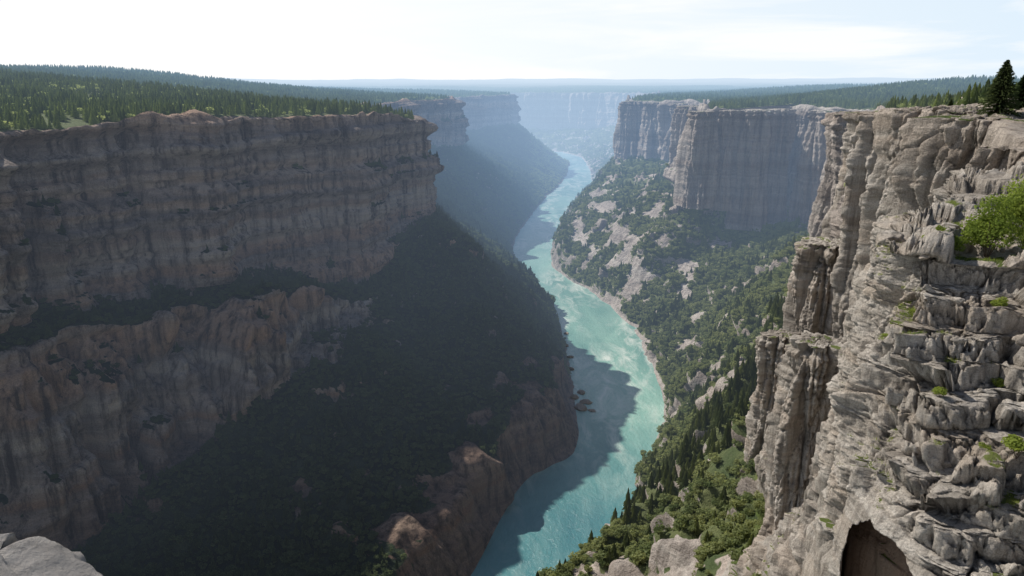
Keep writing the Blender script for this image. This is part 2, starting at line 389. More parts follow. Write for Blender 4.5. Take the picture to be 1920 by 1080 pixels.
# ------------------------------------------------------------ rock pillars
def pillar(px_,py_,r0,top,base,seed,flare=.35):
    dist=math.hypot(px_,py_)
    n=int(np.clip(2*math.pi*r0/dist*900,120,440)); m1=int(n*.12)+10; m2=int(np.clip((top-base)/dist*800,100,360))
    th=np.linspace(0,2*np.pi,n)[:,None]
    tc_=np.linspace(.02,1,m1)[None,:]; ts=np.linspace(0,1,m2)[None,1:]
    one=np.ones((n,1))
    rr=one*np.concatenate([r0*.9*tc_**.9,r0*(.9+.10*sst(0,.1,ts)+flare*ts**1.3)],1)
    Z=one*np.concatenate([top-.05*r0*tc_**3,top-.05*r0-(top-base)*ts],1)
    cth=np.cos(th)+0*rr; sth=np.sin(th)+0*rr
    P_=np.stack([px_+rr*cth,py_+rr*sth,Z],-1); nn_=np.stack([cth,sth,0*rr],-1)
    sidew=one*np.concatenate([tc_**3,0*ts+1],1)
    x,y,z=[P_[...,i].astype(np.float32) for i in range(3)]
    x=x+seed*13.7; y=y+seed*7.1
    d=1.3*r0*(np.abs(perlin(x/(r0*.9),y/(r0*.9),z/(r0*9)))-.22)+.6*r0*(np.abs(perlin(x/(r0*.35),y/(r0*.35),z/(r0*5)))-.2)+1.8*(np.abs(perlin(x/2.6,y/2.6,z/24))-.2)
    hz=z+1.5*perlin(x/20,y/20,z/20)
    d+=.04*r0*np.tanh(4*perlin(x*0+.3,0*x,hz/7))+.09*r0*np.tanh(5*perlin(x*0+.6,0*x,hz/2.4))*sst(top-30,top-4,z)
    f1,f2,idr=cells(x/3,y/3,z/9,1.0,2); g1,g2,ide=cells(x/1.3,y/1.3,z/1.4,1.0,2)
    d+=(idr-.5)*1.3-.6*sst(.07,0,f2-f1)+(ide-.5)*.5-.2*sst(.07,0,g2-g1)+.15*fbm(x/1.5,y/1.5,z/1.5,3)
    d[-1]=d[0]
    P_=P_+nn_*(d*sidew)[...,None]
    topn=(fbm(x/3,y/3,0*z,3)*.8+(ide-.5)*.7)*(1-sidew*.7); topn[-1]=topn[0]
    P_[...,2]+=topn*np.concatenate([0*tc_+1,np.exp(-ts*30)],1)
    nz=grid_normals(P_)[...,2]
    veg=sst(.7,.95,np.abs(nz))*sst(0,.4,perlin(x/4,y/4,z/4))
    me=raw_mesh("rock_pillar",P_.reshape(-1,3),grid_faces(n,P_.shape[1],True)); set_veg(me,veg); me.materials.append(mR2 if dist<400 else mR)
    return add_obj("rock_pillar",me,"tall weathered rock buttress standing against the canyon wall","rock pillar","structure")
for a in [(150,316,13,229,105,1,.25),(124,298,7.5,190,95,2,.35),(176,330,15,287,185,3,.15),(89,188,7.5,229,95,4,.35),(102,172,9.5,294,150,5,.15),
          (82,128,8,295.5,190,6,.12),(69,103,6,295.2,200,7,.12),(62,86,4.2,292.5,230,8,.12),(212,436,16,283,170,9,.15),(129,232,9,290,120,10,.2),(152,262,9,289,110,11,.15),
          (336,700,16,271,150,12,.2),(362,724,15,271,150,19,.2),(258,962,17,264,135,13,.22),(294,966,12,265,130,14,.18),(330,962,19,266,105,15,.18),(370,982,15,266,105,16,.18),
          (408,932,19,266,110,17,.18),(428,862,20,266,130,18,.2),(262,1540,22,263,140,20,.25),(300,1490,22,262,150,21,.25),(338,1420,24,262,150,22,.25),(298,1190,22,263,145,23,.25),(325,1285,20,262,150,24,.25),(395,790,15,268,145,25,.2)]:
    pillar(*a)
print("pillars",time.time()-T0)

# ------------------------------------------------------------ near headland
N=[ # I2,I1,U2,U1,E,F1,F2,F3,F4
[(160,0,288),(90,0,291),(70,-4,293),(68,-4,289.5),(60,-5,289),(52,-6,283),(42,-8,275),(36,-8,262),(30,-9,200)],
[(160,50,288),(80,35,291),(58,27,293),(56,26,289.5),(46,22,289),(38,18,283),(31,14,275),(27,11,264),(22,8,200)],
[(160,80,288),(70,62,291),(49,54,293),(47,51,289.5),(37,41,289),(32.5,37,284),(28,30.5,277),(25,27,268),(21,24,200)],
[(150,95,288),(66,74,290.5),(45,59,292.8),(43,56,289.5),(31,44,289.5),(28,41,285),(24,35,277),(21.5,31.5,270),(18,29,200)],
[(140,105,287),(62,78,290),(42,62,292.3),(38,58,289.5),(27,46,289.5),(26,45,284.5),(23,42,276),(21.5,39.5,268),(19.5,38,200)],
[(130,112,286),(60,84,289),(41,65,291.5),(37,60,289.2),(28.5,52,289),(27.7,52,284),(27,52,276),(26.5,51,268),(25.5,51,200)],
[(120,118,284),(60,90,287),(46,71,290),(43,68,288),(39,64,287),(38,64.5,282),(36.5,65,274),(36,65,266),(35,66,200)],
[(115,125,282),(68,97,286),(60,90,287),(58,88,285),(56,86,282),(54,86.5,278),(52,87,272),(51,88,264),(49,89,200)],
]
Pn,levn=loft(N,[14,40,24,34,120,120,110,50],dens=420,maxn=170,minn=40)
nn=grid_normals(Pn)
x,y,z=[Pn[...,i].astype(np.float32) for i in range(3)]
LVn=np.broadcast_to(levn[None,:],x.shape)
act=sst(0.6,1.3,LVn)
cx,cy,cz=23.4,37.4,270.6
tx,ty=.45,.89
RW,RH=1.95,3.4
lat=(x-cx)*ty-(y-cy)*tx
zc=z-cz
ell=np.where(zc>0,np.sqrt((lat/RW)**2+(zc/RH)**2),np.abs(lat/RW))
cavezone=(np.abs(LVn-6.3)<2.2)*(np.abs(y-cy)<14)
calm=1-sst(1.7,1.15,ell)*cavezone
wx=x+1.0*perlin(x/3.5,y/3.5,z/3.5); wy=y+1.0*perlin(x/3.5+9,y/3.5,z/3.5); wz=z+.45*perlin(x/5,y/5+5,z/3)
vert=sst(.45,.2,nn[...,2])
f1,f2,idr=cells(wx/3.8,wy/3.8,wz/2.3,1.3,2)
g1,g2,ide=cells(wx/1.35+7,wy/1.1,wz/.7,1.3,2)
k1,k2,idk=cells(wx/.48+3,wy/.48,wz/.22,1.3,2)
d=((idr-.5)*2.1-.45*sst(.06,0,f2-f1))*(1-.75*vert)+((ide-.5)*.6-.2*sst(.07,0,g2-g1))*(1-.6*vert)+((idk-.5)*.2-.06*sst(.08,0,k2-k1))*(1-.35*vert)
bl=(3.6+2.6*vert)*(np.abs(perlin(wx/9,wy/9,z/90))-.2)+(1.2+3.0*vert)*(np.abs(perlin(wx/3.2,wy/3.2,z/60))-.2)
pock=sst(.28,.48,perlin(x/.9,y/.9,z/1.3))*sst(-.1,.3,perlin(x/5,y/5,z/5))
d+=bl+.2*fbm(x/.6,y/.6,z/.6,3)-.4-.4*pock*vert
flat=sst(.6,.95,nn[...,2])
d*=act*(1-.5*flat)*(.2+.8*calm)
Qn=Pn+nn*d[...,None]
zq=Qn[...,2]; wob=1.1*perlin(Qn[...,0]/9,Qn[...,1]/9,zq/10)+.3*perlin(Qn[...,0]/1.9,Qn[...,1]/1.9,zq/3)
za=terr(zq+wob,1.75,.2)-wob; za=.5*(terr(za+wob*.6,.5,.22)-wob*.6)+.5*za
amt=act*.75*(.1+.9*calm)*(LVn<7.2)*(1-.92*vert)
Qn[...,2]=zq*(1-amt)+za*amt
lat=(Qn[...,0]-cx)*ty-(Qn[...,1]-cy)*tx; zc=Qn[...,2]-cz
ell=np.where(zc>0,np.sqrt((lat/RW)**2+(zc/RH)**2),np.abs(lat/RW))+.06*perlin(x/1.3,y/1.3,z/1.3)+.03*perlin(x/.4,y/.4,z/.4)
mask=sst(1.02,.95,ell)*cavezone
Qn[...,0]+=tx*7*mask; Qn[...,1]+=ty*7*mask
nn2=grid_normals(Qn)
vegn=sst(.80,.97,nn2[...,2]+.1*perlin(x/2,y/2,z/2))*sst(.1,.5,fbm(x/5+3,y/5,z/5,3))*.9
F=grid_faces(*x.shape,False)
a=Qn[60,30];b=Qn[61,30];c=Qn[60,31]
if np.cross(b-a,c-a)[2]<0: F=F[:,::-1].copy()
men=raw_mesh("rocky_headland",Qn.reshape(-1,3),F,True); set_veg(men,vegn); set_veg(men,.8*mask,"warm")
headland=add_obj("rocky_headland",men,"weathered grey limestone headland with a small cave","cliff","structure",mats=[mN])
print("headland",Qn.shape,time.time()-T0)

# camera ledge
n=140;m=120
th=np.linspace(0,2*np.pi,n)[:,None]; tt=np.linspace(0,1,m)[None,:]
r=np.where(tt<.35,tt/.35*5,5+(tt-.35)*22); zz=np.where(tt<.35,297.25-.15*tt,297.2-(tt-.35)/.65*110)
X=-2.4+r*np.cos(th)*1.1; Y=-2.2+r*np.sin(th); Z=zz+0*th
Pl=np.stack([X,Y,Z],-1); nl=grid_normals(Pl)
c1,c2,cr=cells(X/1.6,Y/1.6,Z/1.1)
dd=(cr-.5)*.5-.3*sst(.15,0,c2-c1)+.15*fbm(X/.6,Y/.6,Z/.6,3); dd[-1]=dd[0]
Pl=Pl+nl*(dd*np.clip(tt*4,0,1))[...,None]; Pl[...,2]=np.minimum(Pl[...,2],297.35)
mel=raw_mesh("rock_ledge",Pl.reshape(-1,3),grid_faces(n,m,True))
ledge=add_obj("rock_ledge",mel,"flat limestone ledge at the canyon rim","rock ledge","structure",mats=[mN])

# water
w=NT("river_water"); p=w.pos()
fl=w.noise(w.mapp(p,(.012,.005,0)),1,5,.6,.6)
fo=w.noise(w.mapp(p,(.05,.022,0),(5,3,0)),1,8,.66,.8)
fo2=w.noise(w.mapp(p,(.014,.006,0),(1,8,0)),1,3,.5,.3)
sep=w.n('ShaderNodeSeparateXYZ'); w.l(p,sep.inputs[0])
far_reach=w.rng(sep.outputs[1],430,600)  # water darker and bluer in the near reach, greener beyond
c=w.mix(w.ramp(fl,[(.35,0),(.65,1)]),w.mix(far_reach,(.05,.17,.19),(.13,.30,.25)),w.mix(far_reach,(.10,.27,.27),(.29,.50,.40)))
foam=w.math('MULTIPLY',w.math('MULTIPLY',w.ramp(fo,[(.45,0),(.68,1)]),w.ramp(fo2,[(.40,.08),(.60,1)])),w.rng(sep.outputs[1],430,600,.2,1.))
c=w.mix(foam,c,(.76,.81,.71))
b=w.bump(w.noise(w.mapp(p,(.30,.18,0)),1,9,.7,.4),1.2,.9)
b=w.bump(fo,1.2,.5,b)
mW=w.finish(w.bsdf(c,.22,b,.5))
me=raw_mesh("river",[(-2500,-300,0),(1200,-300,0),(1200,3900,0),(-2500,3900,0)],[(0,1,2,3)],False)
river=add_obj("river",me,"turquoise river winding between the canyon walls","river","structure",mats=[mW])

def leaf_mat(name,a,b,trans=.3,haze=True,tb=1.5,painted_tone=True):
    w=NT(name); p=w.pos()
    inf=w.n('ShaderNodeObjectInfo').outputs['Random']
    f=w.math('ADD',w.math('MULTIPLY',w.noise(p,.02,3),.9),w.math('MULTIPLY',inf,.5))
    f=w.math('ADD',f,w.math('MULTIPLY',w.noise(p,1.2,2),.35))
    c=w.mix(w.ramp(f,[(.55,0),(1.05,1)]),a,b)
    if painted_tone:  # west wall's shade painted into foliage; growth lightened on the plateaus
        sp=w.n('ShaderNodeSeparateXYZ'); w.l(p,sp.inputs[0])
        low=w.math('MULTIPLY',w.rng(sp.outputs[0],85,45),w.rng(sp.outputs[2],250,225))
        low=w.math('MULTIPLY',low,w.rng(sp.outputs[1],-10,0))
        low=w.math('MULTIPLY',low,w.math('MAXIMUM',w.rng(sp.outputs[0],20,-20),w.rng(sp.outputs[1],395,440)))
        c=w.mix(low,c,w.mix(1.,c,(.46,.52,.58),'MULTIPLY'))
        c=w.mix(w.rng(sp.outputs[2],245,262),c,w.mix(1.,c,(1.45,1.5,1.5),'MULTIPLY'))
    d=w.n('ShaderNodeBsdfDiffuse'); w.l(c,d.inputs[0])
    t=w.n('ShaderNodeBsdfTranslucent'); w.l(w.mix(1.,c,(tb*1.05,tb,tb*.75),'MULTIPLY'),t.inputs[0])
    x=w.n('ShaderNodeMixShader'); x.inputs[0].default_value=trans; w.l(d.outputs[0],x.inputs[1]); w.l(t.outputs[0],x.inputs[2])
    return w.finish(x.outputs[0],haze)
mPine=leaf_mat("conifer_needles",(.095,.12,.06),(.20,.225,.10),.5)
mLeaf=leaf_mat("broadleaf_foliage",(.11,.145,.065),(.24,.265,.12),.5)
mShrub=leaf_mat("fresh_shrub_leaves",(.11,.16,.03),(.22,.27,.06),.5,False,1.5,False)
mSpruce=leaf_mat("spruce_needles",(.02,.035,.015),(.05,.065,.025),.2,False,1.,False)
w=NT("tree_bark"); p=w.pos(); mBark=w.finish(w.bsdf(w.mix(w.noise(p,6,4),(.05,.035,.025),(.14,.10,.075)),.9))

# ------------------------------------------------------------ tree meshes (unit height)
def conifer(seed,layers=10,pts=11,rad=.19):
    r=np.random.default_rng(seed); V=[];F=[]
    def tri(a,b,c):
        i=len(V); V.extend([a,b,c]); F.append((i,i+1,i+2))
    for k in range(layers):
        t=k/layers; z0=.07+.86*t**.95; R=rad*(1-t)**.85*(.8+.4*r.random())+.012; h=.13+.05*(1-t)
        ph=r.random()*6.28
        ring=[]
        for i in range(pts*2):
            a=ph+i*math.pi/pts+r.normal()*.08
            rr=R*((.85+.45*r.random()) if i%2==0 else .42)
            zz=z0-(.03*(i%2==0))-r.random()*.02
            ring.append((rr*math.cos(a),rr*math.sin(a),zz))
        ap=(r.normal()*.006,r.normal()*.006,min(z0+h,1.0))
        for i in range(pts*2): tri(ring[i],ring[(i+1)%(2*pts)],ap)
    return V,F
def trunk(rb,h,segs=6,rt=None,bend=0,z0=-.05):
    V=[];F=[];rt=rb*.25 if rt is None else rt
    for k in range(4):
        t=k/3
        for i in range(segs):
            a=i*2*math.pi/segs; rr=rb*(1-t)+rt*t
            V.append((rr*math.cos(a)+bend*t*t,rr*math.sin(a),z0+(h-z0)*t))
    for k in range(3):
        for i in range(segs):
            a=k*segs+i;b=k*segs+(i+1)%segs
            F.append((a,b,b+segs)); F.append((a,b+segs,a+segs))
    return V,F
def leafball(seed,nl,per,size,Wd=.45):
    r=np.random.default_rng(seed); V=[];F=[]
    for k in range(nl):
        a=r.random()*6.28; q=math.sqrt(r.random())*Wd*.62; zc=.30+.50*r.random()*(1-.5*q/Wd)
        c=np.array([q*math.cos(a),q*math.sin(a),zc]); rr=(.17+.10*r.random())
        for i in range(per):
            d=r.normal(size=3); d/=np.linalg.norm(d); d[2]=d[2]*.8+.12
            pc=c+d*rr*(.7+.4*r.random())
            nrm=d+r.normal(size=3)*.5; nrm/=np.linalg.norm(nrm)
            u=np.cross(nrm,[.3,.2,.9]); u/=np.linalg.norm(u)+1e-6; v=np.cross(nrm,u)
            s=size*(.6+.8*r.random())
            i0=len(V)
            V.extend([tuple(pc+u*s),tuple(pc+v*s*.7),tuple(pc-u*s),tuple(pc-v*s*.7)])
            F.append((i0,i0+1,i0+2)); F.append((i0,i0+2,i0+3))
    return V,F
def combine(name,parts,mats):
    V=[];F=[];mi=[]
    for k,(v,f) in enumerate(parts):
        o=len(V); V+=list(v); F+=[tuple(i+o for i in t) for t in f]; mi+=[k]*len(f)
    me=raw_mesh(name,V,F,False)
    for m in mats: me.materials.append(m)
    me.polygons.foreach_set("material_index",np.array(mi,np.int32)); return me
pineM=[combine("pine_tree",[conifer(s,11,10,.15+.02*(s%3)),trunk(.018,.5)],[mPine,mBark]) for s in (1,2,3)]
def limbs(seed,n=5):
    r=np.random.default_rng(seed);V,F=trunk(.03,.5);V=list(V);F=list(F)
    for i in range(n):
        a=r.random()*6.28; v,f=trunk(.012,1,4); L_=.3; el=.8
        ca,sa=math.cos(a),math.sin(a); o=len(V)
        for q in v:
            t=q[2]*L_
            V.append((q[0]+ca*t*.75,q[1]+sa*t*.75,.25+.04*i+t*el))
        F+=[tuple(k+o for k in t) for t in f]
    return V,F
leafM=[combine("broadleaf_tree",[leafball(s,10,28,.078),limbs(s)],[mLeaf,mBark]) for s in (11,12,13)]

# ------------------------------------------------------------ scatter
def project(Pw):
    d=Pw-CAM; cp,sp=math.cos(PITCH),math.sin(PITCH)
    dep=d[:,1]*cp-d[:,2]*sp; up=d[:,1]*sp+d[:,2]*cp
    return 960+FPX*d[:,0]/np.maximum(dep,.1),540-FPX*up/np.maximum(dep,.1),dep
def scatter(Q,veg,LV,densf,seed):
    r=np.random.default_rng(seed)
    a=Q[:-1,:-1];b=Q[1:,:-1];c=Q[1:,1:];d=Q[:-1,1:]
    area=np.linalg.norm(np.cross(c-a,d-b),axis=2)/2
    ctr=(a+c)/2; vg=np.minimum(veg[:-1,:-1],veg[1:,1:]); lv=LV[:-1,:-1]
    lam=area*densf(ctr,lv)*(vg>.45)
    px,py,dep=project(ctr.reshape(-1,3))
    ok=(px>-350)&(px<2270)&(py>-100)&(py<1350)&(dep>20)&(dep<4200)
    lam=lam*ok.reshape(lam.shape)
    cnt=r.poisson(np.clip(lam,0,50))
    idx=np.repeat(np.arange(cnt.size),cnt.ravel())
    u=r.random(len(idx))[:,None]; v=r.random(len(idx))[:,None]
    A,B,C_,D_=[q.reshape(-1,3)[idx] for q in (a,b,c,d)]
    P=(A*(1-u)+B*u)*(1-v)+(D_*(1-u)+C_*u)*v
    return P,lv.ravel()[idx]
def dens(ctr,lv):
    d=np.linalg.norm(ctr-CAM,axis=2)
    plate=lv<4
    de=np.where(plate,1/22.,1/14.)
    de=np.where(plate&(lv<1),1/240.,de)
    de=np.where(plate&(lv>=1)&(d>1500),1/75.,de)
    de=np.where(~plate&(d>1300),1/42.,de)
    de=np.where(~plate&(d>2200),1/90.,de)
    de=np.where(~plate&(d<440)&(ctr[...,0]>0),1/24.,de)
    de=np.where(~plate&(ctr[...,0]<60)&(d<900),1/11.,de)
    return de
allP=[];allT=[]
for Q,V_,LV,sd in ((QL,VL,LVL,1),(QR,VR,LVR,2)):
    P,lv=scatter(Q,V_,LV,dens,sd)
    r=np.random.default_rng(sd+50)
    x,y,z=[P[:,i].astype(np.float32) for i in range(3)]
    pc=np.where(lv<4,.85,.08+.30*sst(.1,.5,perlin(x/60,y/60,z/60)))
    dd_=np.linalg.norm(P-CAM,axis=1)
    pc=np.where((lv>4)&(dd_<430)&(x>0),.03,pc)
    spine=(x>60)&(x<185)&(y>326)&(y<470)&(lv>5)&(z>45)&(np.abs((x-125)-(z-115)*1.0)<30)
    pc=np.where(spine,.8,pc)
    con=r.random(len(P))<pc
    keep=~((lv<4)&(perlin(x/110+4,y/110,0*z)+.4*perlin(x/25,y/25,0*z)>.32)&(r.random(len(P))<.8))
    keep&=~((lv<4)&(dd_<260))&~(dd_<60)
    allP.append(P[keep]); allT.append(np.stack([con[keep],lv[keep],np.full(keep.sum(),sd),spine[keep]],1))
P=np.concatenate(allP); TT=np.concatenate(allT); con=TT[:,0]>.5; lv=TT[:,1]; isL=TT[:,2]<1.5; spn=TT[:,3]>.5
r=np.random.default_rng(5)
hgt=np.where(con,np.where(lv<4,5.5+6*r.random(len(P)),7+6*r.random(len(P))),3.2+4.0*r.random(len(P))**1.3)
dist=np.linalg.norm(P-CAM,axis=1)
hgt=np.where((dist<440)&~con&~isL,2.2+4.8*r.random(len(P))**1.6,hgt); hgt=np.where(spn&con&~isL,9+7*r.random(len(P)),hgt)
hgt=np.where(isL&(lv>4)&(dist<900),hgt*.7,hgt)
wid=np.where(con,hgt*(1.15+.6*r.random(len(P))),hgt*(1.05+.4*r.random(len(P))))
wid=np.where(spn&con,hgt*(1.0+.3*r.random(len(P))),wid)
rotz=r.random(len(P))*6.28
print("trees",len(P),con.sum(),time.time()-T0)
def sub(Q,s):
    q=Q[::s,::s]; return q.reshape(-1,3),grid_faces(q.shape[0],q.shape[1],False)
VV=[];FF=[];o=0
for Q,s in ((QL,4),(QR,4),(Qn,3)):
    v,f=sub(Q,s); VV.append(v); FF.append(f+o); o+=len(v)
bvh=BVHTree.FromPolygons(np.concatenate(VV).tolist(),np.concatenate(FF).tolist())
bvn=BVHTree.FromPolygons(Qn[::2,::2].reshape(-1,3).tolist(),grid_faces(*Qn[::2,::2].shape[:2],False).tolist())
h_=QR.shape[0]//4
bvr=BVHTree.FromPolygons(QR[:h_].reshape(-1,3).tolist(),grid_faces(h_,QR.shape[1],False).tolist())
print("bvh",time.time()-T0)
px,py,dep=project(P+np.array([0,0,1.])*hgt[:,None]*.6)
inview=(px>0)&(px<1920)&(py>0)&(py<1080)&(dep>20)
size=hgt/np.maximum(dep,1)
indiv=np.zeros(len(P),bool)
for cmask in (con,~con):
    cand=np.where(inview&cmask)[0]; cand=cand[np.argsort(-size[cand])][:6000]
    k=0
    for i in cand:
        tgt=Vector(P[i])+Vector((0,0,hgt[i]*.75)); dv=Vector(CAM)-tgt; D_=dv.length; dv.normalize()
        if bvh.ray_cast(tgt,dv,D_-1)[0] is None:
            indiv[i]=True;k+=1
            if k>=290: break
ii=np.where(indiv)[0]
protos={}
for i in ii:
    c=bool(con[i]); vi=int(i)%3
    me=(pineM if c else leafM)[vi]
    nm="pine_tree" if c else "broadleaf_tree"
    if c:
        lab="slender dark green conifer on the forested plateau" if lv[i]<4 else "dark green conifer growing on the steep canyon slope"
        cat,grp="conifer","conifers around the canyon"
    else:
        lab="leafy green tree on the steep canyon slope" if lv[i]>4 else "leafy green tree on the plateau"
        cat,grp="tree","broadleaf trees on the canyon slopes"
    ob=add_obj(nm,me,lab,cat,group=grp)
    ob.location=P[i]-np.array([0,0,.3]); ob.rotation_euler=(0,0,rotz[i]); ob.scale=(wid[i],wid[i],hgt[i])
    protos.setdefault((c,vi),ob)
def stuff(name,label,cat,sel,c):
    idx=np.where(sel)[0]
    me=bpy.data.meshes.new(name); me.vertices.add(len(idx)); me.vertices.foreach_set("co",P[idx].astype(np.float32).ravel())
    a=me.attributes.new("scl",'FLOAT_VECTOR','POINT'); a.data.foreach_set("vector",np.stack([wid[idx],wid[idx],hgt[idx]],1).astype(np.float32).ravel())
    a=me.attributes.new("rot",'FLOAT_VECTOR','POINT'); a.data.foreach_set("vector",np.stack([0*rotz[idx],0*rotz[idx],rotz[idx]],1).astype(np.float32).ravel())
    a=me.attributes.new("var",'INT','POINT'); a.data.foreach_set("value",(idx%3).astype(np.int32))
    ob=add_obj(name,me,label,cat,"stuff")
    ng=bpy.data.node_groups.new(name,'GeometryNodeTree')
    ng.interface.new_socket("Geometry",in_out='INPUT',socket_type='NodeSocketGeometry'); ng.interface.new_socket("Geometry",in_out='OUTPUT',socket_type='NodeSocketGeometry')
    gi=ng.nodes.new('NodeGroupInput'); go=ng.nodes.new('NodeGroupOutput'); jn=ng.nodes.new('GeometryNodeJoinGeometry')
    def na(nm,dt):
        q=ng.nodes.new('GeometryNodeInputNamedAttribute'); q.data_type=dt; q.inputs[0].default_value=nm; return q.outputs[0]
    sc=na("scl",'FLOAT_VECTOR'); ro=na("rot",'FLOAT_VECTOR'); va=na("var",'INT')
    for v in range(3):
        cmp=ng.nodes.new('FunctionNodeCompare'); cmp.data_type='INT'; cmp.operation='EQUAL'
        ng.links.new(va,cmp.inputs[2]); cmp.inputs[3].default_value=v
        oi=ng.nodes.new('GeometryNodeObjectInfo'); oi.inputs[0].default_value=protos[(c,v)]; oi.transform_space='ORIGINAL'
        iop=ng.nodes.new('GeometryNodeInstanceOnPoints')
        ng.links.new(gi.outputs[0],iop.inputs['Points']); ng.links.new(cmp.outputs[0],iop.inputs['Selection'])
        ng.links.new(oi.outputs['Geometry'],iop.inputs['Instance']); ng.links.new(ro,iop.inputs['Rotation']); ng.links.new(sc,iop.inputs['Scale'])
        ng.links.new(iop.outputs[0],jn.inputs[0])
    ng.links.new(jn.outputs[0],go.inputs[0])
    md=ob.modifiers.new("scatter",'NODES'); md.node_group=ng
    return ob
stuff("conifer_forest","dense dark conifer forest covering plateaus and slopes","forest",con&~indiv,True)
stuff("broadleaf_woodland","dense green broadleaf woodland covering the canyon slopes","woodland",~con&~indiv,False)

# ------------------------------------------------------------ near plants and rocks
def ground(x,y,b=None):
    best=None
    for t in ((bvn,bvr) if b is None else (b,)):
        h=t.ray_cast(Vector((x,y,340)),Vector((0,0,-1)))[0]
        if h is not None and (best is None or h.z>best): best=h.z
    return best if best is not None else 290
def detailed_conifer(seed,H,R,nb=60):
    r=np.random.default_rng(seed); V=[];F=[]
    for k in range(nb*10):
        t=(k/(nb*10))**.95; z=.05+.93*t; rr=R*(1-t)**.8*(.8+.3*r.random())+.012
        a=r.random()*6.28; droop=.10*(1-t)
        for j in range(8):
            s=(j+.6)/8.; q=rr*s; zc=z-droop*s*s*.7+.02*s+r.normal()*.006
            c=np.array([q*math.cos(a),q*math.sin(a),zc]); u=np.array([math.cos(a),math.sin(a),-.3*s]); v=np.array([-math.sin(a),math.cos(a),r.normal()*.3])
            L1=.035*(1-.4*t);W1=.026*(1.25-s)*(1-.3*t)*(1+r.random())
            i0=len(V); V.extend([tuple(c+u*L1),tuple(c+v*W1+(0,0,-.012)),tuple(c-u*L1*.6),tuple(c-v*W1+(0,0,-.012))])
            F.append((i0,i0+1,i0+2)); F.append((i0,i0+2,i0+3))
    return V,F
def big_tree(x,y,H,R,seed,label):
    e=add_obj("spruce_tree",None,label,"spruce tree",group="spruces on the rock top"); e.location=(x,y,ground(x,y)-.15); e.scale=(H,H,H); e.rotation_euler=(0,0,seed)
    v,f=detailed_conifer(seed,H,R); cm=raw_mesh("crown",v,f,False); cr=add_obj("crown",cm,mats=[mSpruce]); cr.parent=e
    v,f=trunk(.022,.95,8,.003); tm=raw_mesh("trunk",v,f,True); tr=add_obj("trunk",tm,mats=[mBark]); tr.parent=e
big_tree(72.2,106,9.2,.36,4,"full dark spruce standing at the cliff top")
big_tree(77.4,109,5.4,.40,9,"bushy dark spruce beside a taller spruce")
big_tree(84,137,3.4,.36,7,"small dark spruce on the rocky cliff top")
def shrub(x,y,s,seed,nl=10,per=90,size=.045,b=None,label="bright green leafy shrub growing on pale rock",tall=1.):
    r=np.random.default_rng(seed)
    V,F=leafball(seed,nl,per,size)
    e=add_obj("shrub",None,label,"shrub",group="shrubs on the near rocks"); e.location=(x,y,ground(x,y,b)-.12*s); e.scale=(s*1.2,s*1.2,s*tall)
    cr=add_obj("foliage",raw_mesh("foliage",V,F,False),mats=[mShrub]); cr.parent=e
    V,F=[],[]
    for i in range(7):
        a=r.random()*6.28; v,f=trunk(.012,.62,4); o=len(V); k=.25+.3*r.random()
        for q in v: V.append((q[0]+math.cos(a)*q[2]*k,q[1]+math.sin(a)*q[2]*k,q[2]))
        F+=[tuple(j+o for j in t) for t in f]
    st=add_obj("stems",raw_mesh("stems",V,F,True),mats=[mBark]); st.parent=e
shrub(32.8,46.5,3.4,21,15,380,.019,None,"tall bright green shrub on the rock shelf",1.45); shrub(36.5,48,4.0,22,15,380,.019,None,"tall bright green shrub on the rock shelf",1.45); shrub(34.8,44.5,2.3,23,10,240,.028)
shrub(30.6,47.0,1.6,24,10,150,.033); shrub(29.5,48.5,1.0,25)
for i,(x_,y_,s_) in enumerate([(28.3,34.5,1.6),(27.8,31.5,1.7),(26,38.5,.8),(30.2,39.5,.8),(31.5,42.5,1.0),(27.5,36,.7),(25,43.5,.5),(31,37.5,.9),(29,46,.6)]):
    shrub(x_,y_,s_,40+i,8,110,.05,bvn)
r=np.random.default_rng(77); V=[];F=[]
sel=np.argwhere((vegn>.3)&(LVn>2.9)&(LVn<7)); sel=sel[r.choice(len(sel),min(2400,len(sel)),replace=False)] if len(sel) else sel
for (i,j) in sel:
    c=Qn[i,j]
    for k in range(12):
        a=r.random()*6.28; h=.08+.16*r.random(); o=c+np.array([r.normal()*.12,r.normal()*.12,-.02]); d=np.array([math.cos(a),math.sin(a),0])
        i0=len(V); sd=np.array([-d[1],d[0],0])*.014
        V.extend([tuple(o-sd),tuple(o+sd),tuple(o+d*h*.45+np.array([0,0,h]))]); F.append((i0,i0+1,i0+2))
if V: add_obj("grass",raw_mesh("grass",V,F,False),"dry green grass tufts on the near rock shelf","grass","stuff",mats=[mShrub])
w=NT("pale_boulder"); p=w.pos()
c=w.ramp(w.noise(p,2.2,8,.65),[(.3,(.25,.23,.21)),(.5,(.42,.39,.36)),(.72,(.56,.53,.49))])
c=w.mix(w.ramp(w.noise(p,9,5,.7),[(.56,0),(.72,.75)]),c,(.16,.15,.135))
b=w.bump(w.noise(p,5,10,.74),.09,1.); mB=w.finish(w.bsdf(c,.9,b,.15),False)
